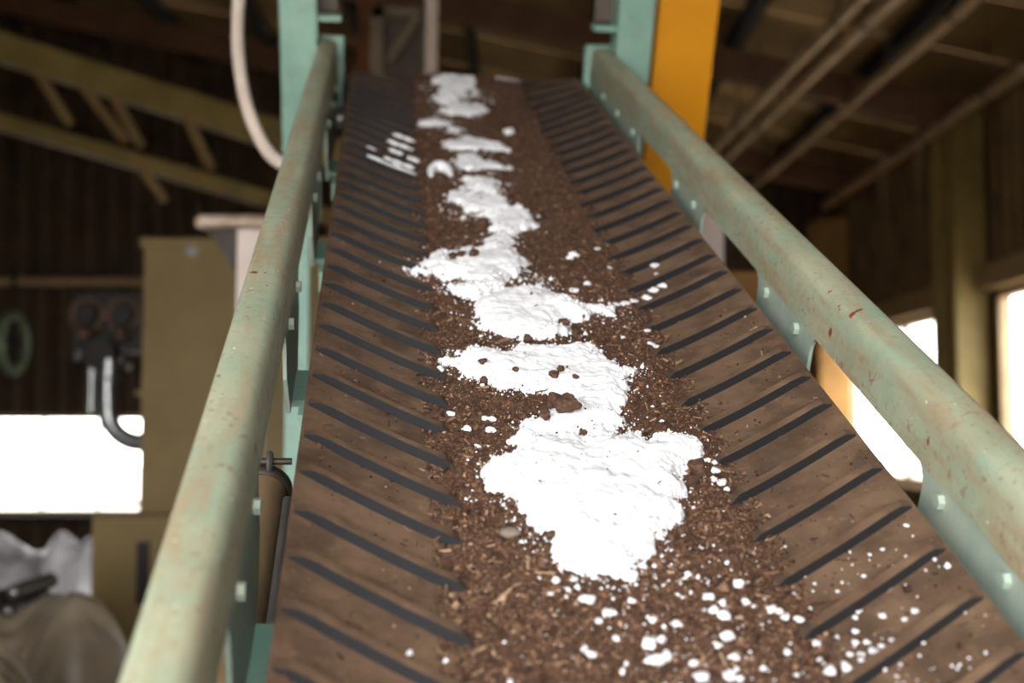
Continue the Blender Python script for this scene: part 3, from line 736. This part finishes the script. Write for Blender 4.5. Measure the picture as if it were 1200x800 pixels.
# --- white powder: heaps outlined on the belt
HEAPS = [
 ('front', 0.022, [(-0.1146,1.1276), (-0.1001,1.1456), (-0.08,1.1589), (-0.0656,1.1873), (-0.0364,1.2029), (-0.0157,1.21), (0.0033,1.2038), (0.0189,1.227), (0.0303,1.2353), (0.0359,1.2091), (0.0514,1.1957), (0.0678,1.2035), (0.0751,1.1803), (0.0975,1.2012), (0.1216,1.1966), (0.1368,1.1841), (0.1336,1.1631), (0.1111,1.1311), (0.1017,1.1117), (0.098,1.084), (0.0844,1.0575), (0.083,1.032), (0.065,1.0113), (0.0474,0.99), (0.039,0.9705), (0.0302,0.9561), (0.0175,0.9466), (0.0101,0.9214), (-0.0006,0.9245), (-0.0218,0.9331), (-0.0381,0.933), (-0.0486,0.9442), (-0.0591,0.9571), (-0.0519,0.9795), (-0.0562,0.9917), (-0.0734,1.0103), (-0.081,1.0429), (-0.089,1.0685), (-0.1089,1.0958)]),
 ('second', 0.017, [(-0.1432,1.4251), (-0.1141,1.4456), (-0.0966,1.4532), (-0.0805,1.4419), (-0.0456,1.4494), (-0.0044,1.4576), (0.0257,1.4661), (0.0551,1.4681), (0.0542,1.4478), (0.0664,1.4305), (0.0824,1.4109), (0.0926,1.3867), (0.1074,1.3876), (0.0954,1.3605), (0.0837,1.3398), (0.0799,1.3028), (0.0596,1.2678), (0.0578,1.2407), (0.0393,1.2283), (0.0283,1.2354), (0.0165,1.2249), (-0.0037,1.2102), (-0.0251,1.2139), (-0.0656,1.1873), (-0.0745,1.1953), (-0.0606,1.234), (-0.0432,1.2458), (-0.0281,1.269), (-0.0051,1.286), (-0.0078,1.3049), (-0.0266,1.3237), (-0.0474,1.3274), (-0.0662,1.3314), (-0.083,1.3459), (-0.0979,1.3613), (-0.1183,1.3781), (-0.128,1.3978)]),
 ('third', 0.016, [(-0.0964,1.5919), (-0.0829,1.6435), (-0.0618,1.6698), (-0.0274,1.6913), (-0.0084,1.7229), (0.0197,1.7351), (0.0301,1.712), (0.0228,1.675), (0.035,1.6495), (0.0527,1.6561), (0.0634,1.6241), (0.0934,1.6281), (0.1052,1.6222), (0.109,1.5719), (0.0923,1.5837), (0.0819,1.5968), (0.0617,1.5636), (0.0438,1.5674), (0.0339,1.5325), (0.0408,1.5136), (0.0189,1.502), (-0.0055,1.4958), (-0.0349,1.4971), (-0.0571,1.5106), (-0.0796,1.5247), (-0.0916,1.556)]),
 ('fourth', 0.012, [(-0.1869,1.8038), (-0.1522,1.8286), (-0.1344,1.862), (-0.117,1.8463), (-0.0868,1.8849), (-0.0591,1.9328), (-0.0376,1.9639), (-0.036,2.0383), (-0.0527,2.0618), (-0.0837,2.0584), (-0.0508,2.0885), (0.0051,2.1004), (0.0459,2.0846), (0.0417,2.0074), (-0.0015,1.9533), (-0.0042,1.8976), (0.008,1.8114), (-0.0042,1.7621), (-0.0237,1.7294), (-0.0376,1.694), (-0.0618,1.6698), (-0.0887,1.6504), (-0.1071,1.6613), (-0.128,1.7), (-0.1045,1.7052), (-0.0779,1.713), (-0.1022,1.7432), (-0.1285,1.7457), (-0.154,1.7721), (-0.1714,1.7729)]),
 ('fifth', 0.012, [(-0.1066,2.1554), (-0.084,2.1902), (-0.0602,2.1814), (-0.0197,2.1817), (0.0029,2.1276), (0.0036,2.0843), (-0.0362,2.0746), (-0.0833,2.0637), (-0.1048,2.0949)]),
 ('sixth', 0.009, [(-0.0872,2.4532), (-0.0676,2.4843), (-0.0313,2.4837), (0.0207,2.4537), (0.0081,2.4112), (-0.0048,2.3628), (0.0275,2.2996), (0.0042,2.2676), (-0.0022,2.1952), (-0.0203,2.2345), (-0.0551,2.2594), (-0.0655,2.3078), (-0.0488,2.3559), (-0.0784,2.3848)]),
 ('seventh', 0.009, [(-0.1301,2.8169), (-0.097,2.8889), (-0.0591,2.8199), (-0.0448,2.717), (-0.0048,2.7248), (0.0162,2.6191), (0.0381,2.5648), (0.0253,2.5267), (0.0023,2.5634), (-0.0356,2.5574), (-0.0695,2.551), (-0.0621,2.6881), (-0.0825,2.7532), (-0.1169,2.7877)]),
 ('eighth', 0.01, [(-0.1197,3.17), (-0.07,3.2786), (0.0098,3.2498), (0.0144,3.147), (0.057,3.1158), (0.0215,3.0292), (0.0098,2.9276), (-0.0128,2.9051), (-0.0541,2.9151), (-0.0824,2.9888), (-0.1117,3.0704)]),
 ('top', 0.008, [(0.0965,3.4187), (0.1337,3.4479), (0.1691,3.4069), (0.1172,3.2761)]),
]
LUMPS_SOIL = [(-0.0635,0.9175,0.0047), (-0.0458,0.9245,0.004), (-0.0384,0.8895,0.0069), (-0.0189,0.8715,0.0046), (0.0023,0.8892,0.0046), (0.0157,0.8592,0.0045), (0.0358,0.8531,0.006), (0.0054,0.8245,0.0088), (0.0173,0.831,0.0044), (0.006,0.8026,0.0079), (0.0171,0.81,0.0051), (-0.0477,0.8125,0.0043), (-0.0515,0.8205,0.0036), (-0.0217,0.8345,0.0037), (0.1079,0.9093,0.0064), (0.0732,0.8881,0.0047), (0.0834,0.8786,0.0046), (0.0726,0.8673,0.0061), (0.0795,0.8582,0.0061), (0.1052,0.8797,0.0046), (0.1284,0.8742,0.0054), (0.1342,0.8695,0.0039), (0.1375,0.8621,0.0046), (0.1488,0.8597,0.0046), (0.0744,0.8277,0.0066), (0.0641,0.8199,0.0037), (0.0734,0.8021,0.0043), (0.0377,0.7974,0.005), (0.0716,0.7875,0.0036), (0.0632,0.7781,0.0056), (0.039,0.7764,0.0056), (0.1245,0.8146,0.0037), (0.1552,0.8274,0.0045), (0.1519,0.7874,0.0058), (0.1693,0.7918,0.0058), (0.1646,0.7806,0.005), (0.1501,0.8019,0.0036), (-0.023,0.8702,0.0053), (-0.0326,0.8589,0.0038), (-0.0543,0.904,0.0031), (-0.0707,0.8987,0.0031), (-0.1995,0.8166,0.0035), (-0.1697,0.8135,0.0028), (-0.1186,0.7822,0.0035), (0.1387,1.152,0.0048), (0.1426,1.1293,0.0056), (0.1439,1.1049,0.0056), (0.1463,1.0925,0.0037), (0.1359,1.111,0.0046), (-0.0961,1.2513,0.006), (-0.103,1.2538,0.005), (-0.1256,1.2295,0.0059), (-0.1421,1.2723,0.0051), (-0.1486,1.4021,0.0066), (0.0895,1.8455,0.0098), (0.0805,1.8321,0.0056), (-0.0984,1.2229,0.0059), (-0.1154,1.1925,0.0038), (0.0918,1.7157,0.0053), (0.066,1.685,0.0065), (0.0653,2.711,0.0118)]
LUMPS_WING = [(0.2146,1.7956,0.0083), (0.2124,1.7522,0.0081), (0.2076,1.7044,0.0092), (0.1924,1.6942,0.0092), (0.1768,1.669,0.0091), (0.1642,1.6383,0.0077), (0.1537,1.6585,0.0077), (0.1366,1.6385,0.0089), (0.1223,1.6317,0.0063), (0.1626,1.5567,0.0073), (0.1487,1.5322,0.0048), (0.1507,1.4778,0.007), (0.1443,1.4878,0.0059), (0.1079,1.499,0.0047), (0.1361,1.8848,0.0057), (0.1418,1.8006,0.0055), (0.1929,0.8366,0.0038), (0.1877,0.8225,0.0037), (0.1971,0.8195,0.0037), (0.1978,0.8074,0.0044), (0.187,0.8061,0.0037), (0.1843,0.7989,0.0036), (0.2218,0.8491,0.0038), (0.1994,0.8545,0.0031), (0.1977,0.8959,0.0024), (0.2273,0.9098,0.0024), (0.2069,0.8103,0.0037), (0.1783,0.8087,0.0029), (0.2902,0.9682,0.0034), (0.257,0.9419,0.0025), (0.2492,0.8458,0.0038), (0.2371,0.8381,0.003), (0.2006,0.8053,0.0037), (0.2189,0.8108,0.0029), (0.2052,0.7721,0.0028), (0.2173,0.8162,0.003)]
CLODS = [(-0.0526,2.0009,0.0135), (-0.0782,1.8039,0.0082), (-0.0081,1.2427,0.013), (-0.0165,1.2787,0.0123), (-0.0272,1.276,0.0082), (-0.0365,1.2263,0.0079), (0.0056,1.1996,0.0059), (0.1219,1.132,0.0104), (0.1085,1.1008,0.0083), (0.0765,1.0044,0.006), (-0.0961,1.3846,0.0054), (-0.0961,1.3561,0.0064), (-0.01,1.3442,0.0064), (0,1.3546,0.0054), (0.0159,1.3368,0.0043), (0.0295,1.5358,0.0072), (0.0436,1.5166,0.0059), (-0.027,1.4827,0.007), (-0.01,1.469,0.0069), (-0.0514,1.4721,0.0046), (-0.0713,1.4827,0.0046), (-0.06,0.9885,0.0058), (-0.1058,2.2798,0.01), (-0.0987,1.8033,0.0068), (-0.0572,1.357,0.0043), (-0.1127,1.7956,0.0081)]
STREAKS = [(-0.2552,2.3913,-0.1582,2.3172), (-0.2207,2.4168,-0.1605,2.3638), (-0.2133,2.5718,-0.1587,2.5237), (-0.2561,2.4611,-0.2384,2.4537), (-0.2017,2.6481,-0.1532,2.605), (-0.1726,2.4628,-0.1461,2.4529), (-0.2117,2.4979,-0.1812,2.4839)]

HEAP_LABELS = {
 'front': 'largest thick white powder heap, next to the two round clods on the right',
 'second': 'broad white powder heap just up the belt from the largest heap',
 'third': 'smooth white powder heap with a tail towards the streaks on the right wing',
 'fourth': 'ragged long white powder patch with a tongue reaching the left cleats',
 'fifth': 'small white powder patch directly above the ragged long patch',
 'sixth': 'thin broken white powder patch beside the crescent shaped lump',
 'seventh': 'thin slanting white powder trail below the uppermost powder patch',
 'eighth': 'pale white powder patch nearest the conveyor head in mid belt',
 'top': 'tiny white powder dab at the very head of the belt'}
def sdist(poly, U, V):
    p = np.array(poly); q = np.roll(p, -1, 0); d = np.full(U.shape, 1e9); inside = np.zeros(U.shape, bool)
    for (ax, ay), (bx, by) in zip(p, q):
        ex, ey = bx-ax, by-ay; t = np.clip(((U-ax)*ex+(V-ay)*ey)/(ex*ex+ey*ey+1e-12), 0, 1)
        d = np.minimum(d, np.hypot(U-ax-t*ex, V-ay-t*ey))
        c = ((ay > V) != (by > V)) & (U < (bx-ax)*(V-ay)/(by-ay+1e-12)+ax); inside ^= c
    return np.where(inside, d, -d)
RES = 0.0025
GU = np.arange(-0.32, 0.32, RES); GV = np.arange(0.4, 3.45, RES)
TOPH = np.zeros((len(GV), len(GU)))            # powder thickness raster, so loose bits rest on the powder
def powder_t(poly, tmax, U, V, seed):
    sd = sdist(poly, U, V)
    far = np.clip((V-1.0)/1.5, 0.0, 1.0)
    sd = sd + 0.0015 + (0.016+0.040*far)*fbm(U*(55-22*far)+seed, V*(55-22*far), 4) + (0.016+0.010*far)*fbm(U*(150-40*far), V*(150-40*far)+seed, 4)
    sd = sd - 0.013*far*far + 0.17*far*far*fbm(U*8+seed*5, V*17+seed, 3)
    core = tmax*(1-np.exp(-np.clip(sd, 0, None)/0.014))
    bumps = 0.24*tmax*fbm(U*34+seed*3, V*34, 4)*np.clip(sd/0.012, 0, 1) + 0.0012*fbm(U*150, V*150+seed, 3)*np.clip(sd/0.004, 0, 1)
    return np.where(sd > 0, 0.0012+core+bumps, sd*0.9), sd
for hi, (key, tmax, poly) in enumerate(HEAPS):
    p = np.array(poly); r = 0.0019 if p[:, 1].mean() < 1.6 else 0.0028
    a = np.arange(p[:, 0].min()-0.02, p[:, 0].max()+0.02, r); b = np.arange(p[:, 1].min()-0.02, min(3.30, p[:, 1].max()+0.02), r)
    U, V = np.meshgrid(a, b); T, sd = powder_t(poly, tmax, U, V, hi+2)
    base = np.maximum(soil_w(U, V), beltw_np(U, V))
    me = grid_mesh('powder_heap', U, V, base*0+base+T, T > -0.0030)
    c = p.mean(0); cw = float(soil_w(np.array([c[0]]), np.array([c[1]]))[0])
    me.transform(Matrix.Translation((-c[0], -c[1], -cw)))
    o = place(me, 'powder_heap', 'powder', None, CM @ Matrix.Translation((c[0], c[1], cw)))
    tag(o, HEAP_LABELS[key], 'powder', 'white powder heaps on the soil')
    iu = (GU > a[0]) & (GU < a[-1]); iv = (GV > b[0]) & (GV < b[-1])
    UU, VV = np.meshgrid(GU[iu], GV[iv]); T2, _ = powder_t(poly, tmax, UU, VV, hi+2)
    sub = np.ix_(iv, iu); TOPH[sub] = np.maximum(TOPH[sub], np.clip(T2, 0, None))
def top_w(u, v):
    u = np.atleast_1d(np.asarray(u, float)); v = np.atleast_1d(np.asarray(v, float))
    iu = np.clip(((u+0.32)/RES).astype(int), 0, len(GU)-1); iv = np.clip(((v-0.4)/RES).astype(int), 0, len(GV)-1)
    return np.maximum(np.where(np.abs(u) < 0.2, soil_w(u, v), -1), beltw_np(u, v)) + TOPH[iv, iu], TOPH[iv, iu]

# --- single lumps of powder and soil clods
def lump(name, mat, u, v, r, seed, label, cat, group, sq=(1, 1, 0.75), rough=0.22, sink=0.25, rot=0.0):
    w = float(top_w(u, v)[0][0]); mb = MB().blob((0, 0, 0), r, sq, seed, 3 if r > 0.009 else 2, rough)
    o = mb.build(name, mat, None, CM @ Matrix.Translation((u, v, w + r*sq[2]*(1-sink))) @ Matrix.Rotation(rot, 4, 'Z'))
    return tag(o, label, cat, group)
for i, (u, v, r) in enumerate(LUMPS_SOIL):
    if i == len(LUMPS_SOIL)-1: lump('powder_lump', 'powder', u, v, r, i, 'single round white powder ball on the upper right of the soil', 'powder', None)
    else:
        lab = ('loose white powder lump in the spill below the largest heap' if v < 0.96 else 'white powder lump by the round clods right of the largest heap' if u > 0.1 and v < 1.3
               else 'white powder lump on soil left of the gap between the two broad heaps' if v < 1.6 else 'white powder lump on soil right of the ragged long patch')
        lump('powder_lump', 'powder', u, v, r*0.9, i, lab, 'powder', 'loose powder lumps on the soil', (1, rng.uniform(0.8, 1.25), 0.6), 0.3, 0.4, rng.uniform(0, 6))
for i, (u, v, r) in enumerate(LUMPS_WING):
    lump('powder_lump', 'powder', u, v, r*0.8, i+200, 'white powder crumb on the right wing beside the spill' if v < 1.2 else 'white powder crumb on the right wing beside the smooth heap', 'powder', 'powder crumbs on the right wing', (1.15, 1, 0.4), 0.3, 0.4, rng.uniform(-0.3, 0.9))
CLOD_LABELS = {0: 'round soil clod in the top end of the ragged long powder patch', 2: 'large dark clod between the two broadest powder heaps', 3: 'flat dark clod just above the large clod between the broadest heaps',
 7: 'upper of two round clods at the right edge of the largest heap', 8: 'lower of two round clods at the right edge of the largest heap', 22: 'soil clod under the crescent shaped powder lump'}
for i, (u, v, r) in enumerate(CLODS):
    lump('soil_clod', 'clod', u, v, r*0.95, i+400, CLOD_LABELS.get(i, 'small dark soil clod lying against white powder'), 'soil clod', 'soil clods among the powder', (1.1, 1, 0.8), 0.25, 0.3, rng.uniform(0, 6))
lump('pebble', 'stone', -0.098, 1.0, 0.009, 71, 'smooth grey brown pebble in the soil left of the largest heap', 'pebble', None, (1.2, 0.8, 0.6), 0.06)
# crescent lump near the top
mb = MB()
cpts = [(-0.108+0.020*math.cos(t), 2.335+0.05*math.sin(t), 0.004+0.006*math.sin(t)) for t in np.linspace(-0.1, 3.3, 10)]
mb.tube([(a, b, float(soil_w(np.array([a]), np.array([b]))[0])+c) for a, b, c in cpts], [0.004+0.009*math.sin(math.pi*min(1, max(0, i/9))) for i in range(10)], 10)
tag(mb.build('powder_lump', 'powder', None, CM), 'crescent shaped white powder lump curled round a clod', 'powder')
# dusting along the cleats of the left wing
for i, (a0, b0, a1, b1) in enumerate(STREAKS):
    pts = []
    for t in np.linspace(0, 1, 9):
        a = a0+(a1-a0)*t; b = b0-0.55*(a1-a0)*t+0.002*math.sin(9*t+i); pts.append((a, b, float(beltw_np(np.array([a]), np.array([b]))[0])+0.010))
    rad = [0.0015+0.0035*abs(math.sin(2.2*k+i*1.7)) for k in range(9)]; rad[0] = rad[-1] = 0.002
    tag(MB().tube(pts, rad, 8).build('powder_streak', 'powder', None, CM), 'thin white powder streak lying along the left wing cleats', 'powder', 'powder streaks on the left wing')

# --- loose bits: crumbs, fibres, specks (nobody could count them)
def scatter_mesh(name, N, seed, kind):
    R = np.random.RandomState(seed)
    v = 0.62 + (3.26-0.62)*R.rand(N)**2.0
    if kind == 'speck':
        # around the heaps and in the spill at the near end
        m = R.rand(N); hp = np.concatenate([np.array(p) for _, _, p in HEAPS]); j = R.randint(0, len(hp), N)
        u = np.where(m < 0.87, hp[j, 0]+R.normal(0, 0.014, N), R.normal(0.05, 0.055, N)); v = np.where(m < 0.87, hp[j, 1]+R.normal(0, 0.018, N), 0.62+0.36*R.rand(N))
        w_ = m > 0.975; u = np.where(w_, R.uniform(0.16, 0.30, N), u); v = np.where(w_, R.uniform(0.62, 0.95, N), v)
    else:
        u = R.uniform(-0.175, 0.175, N); far = R.rand(N) < 0.05; u = np.where(far, R.uniform(-0.3, 0.3, N), u)
    v = np.clip(v, 0.45, 3.27); w, th = top_w(u, v)
    if kind != 'speck':
        ok = (th < 0.002) | ((th < 0.006) & (R.rand(N) < 0.3)) | (R.rand(N) < 0.006); u, v, w = u[ok], v[ok], w[ok]; N = len(u)
    s = np.clip(R.lognormal(math.log({'crumb': 0.0011, 'fibre': 0.0010, 'speck': 0.0013}[kind]), 0.45, N), 0.0005, 0.0048)
    if kind == 'fibre':
        B = np.array([(-1,-1,-1), (1,-1,-1), (1,1,-1), (-1,1,-1), (-1,-1,1), (1,-1,1), (1,1,1), (-1,1,1)], float); Fb = np.array([(0,3,2,1), (4,5,6,7), (0,1,5,4), (1,2,6,5), (2,3,7,6), (3,0,4,7)])
        sc = np.stack([s*R.uniform(1.4, 4.0, N), s*R.uniform(0.3, 0.55, N), s*R.uniform(0.2, 0.4, N)], 1)
    else:
        B = np.array([(1,0,0), (0,1,0), (-1,0,0), (0,-1,0), (0,0,1), (0,0,-1)], float); Fb = np.array([(0,1,4), (1,2,4), (2,3,4), (3,0,4), (1,0,5), (2,1,5), (3,2,5), (0,3,5)])
        sc = s[:, None]*R.uniform(0.6, 1.3, (N, 3))
    P = B[None]*sc[:, None]
    if kind != 'fibre': P = P*R.uniform(0.75, 1.3, (N, len(B), 1))
    ax = R.uniform(0, 2*math.pi, N); ti = R.normal(0, 0.35, N); ca, sa, ct, st = np.cos(ax), np.sin(ax), np.cos(ti), np.sin(ti)
    x = P[..., 0]*ct[:, None]-P[..., 2]*st[:, None]; z = P[..., 0]*st[:, None]+P[..., 2]*ct[:, None]; y = P[..., 1]
    X = x*ca[:, None]-y*sa[:, None]+u[:, None]; Y = x*sa[:, None]+y*ca[:, None]+v[:, None]; Z = z+w[:, None]+0.35*s[:, None]
    Pn = np.stack([X, Y, Z], -1).reshape(-1, 3); F = (Fb[None]+(np.arange(N)*len(B))[:, None, None]).reshape(-1, Fb.shape[1])
    me = fast_mesh(name, Pn, F, kind == 'speck')
    if kind != 'speck':
        tint = np.clip(R.rand(N)**1.3*0.85 + (0.12 if kind == 'fibre' else 0), 0, 1); tint = np.where(R.rand(N) < 0.04, 0.97, tint)
        at_ = me.attributes.new('tint', 'FLOAT', 'FACE'); at_.data.foreach_set('value', np.repeat(tint, len(Fb)).astype(np.float32))
    return me
for nm, N, sd_, kd, mt in (('soil_crumbs', 80000, 21, 'crumb', 'crumb'), ('bark_fibres', 30000, 22, 'fibre', 'crumb')):
    o = place(scatter_mesh(nm, N, sd_, kd), nm, mt, soil, CM); o['kind'] = 'stuff'
o = place(scatter_mesh('powder_specks', 4200, 23, 'speck'), 'powder_specks', 'powder', None, CM); o['kind'] = 'stuff'
tag(o, 'fine white powder specks sprinkled over soil and belt', 'powder')
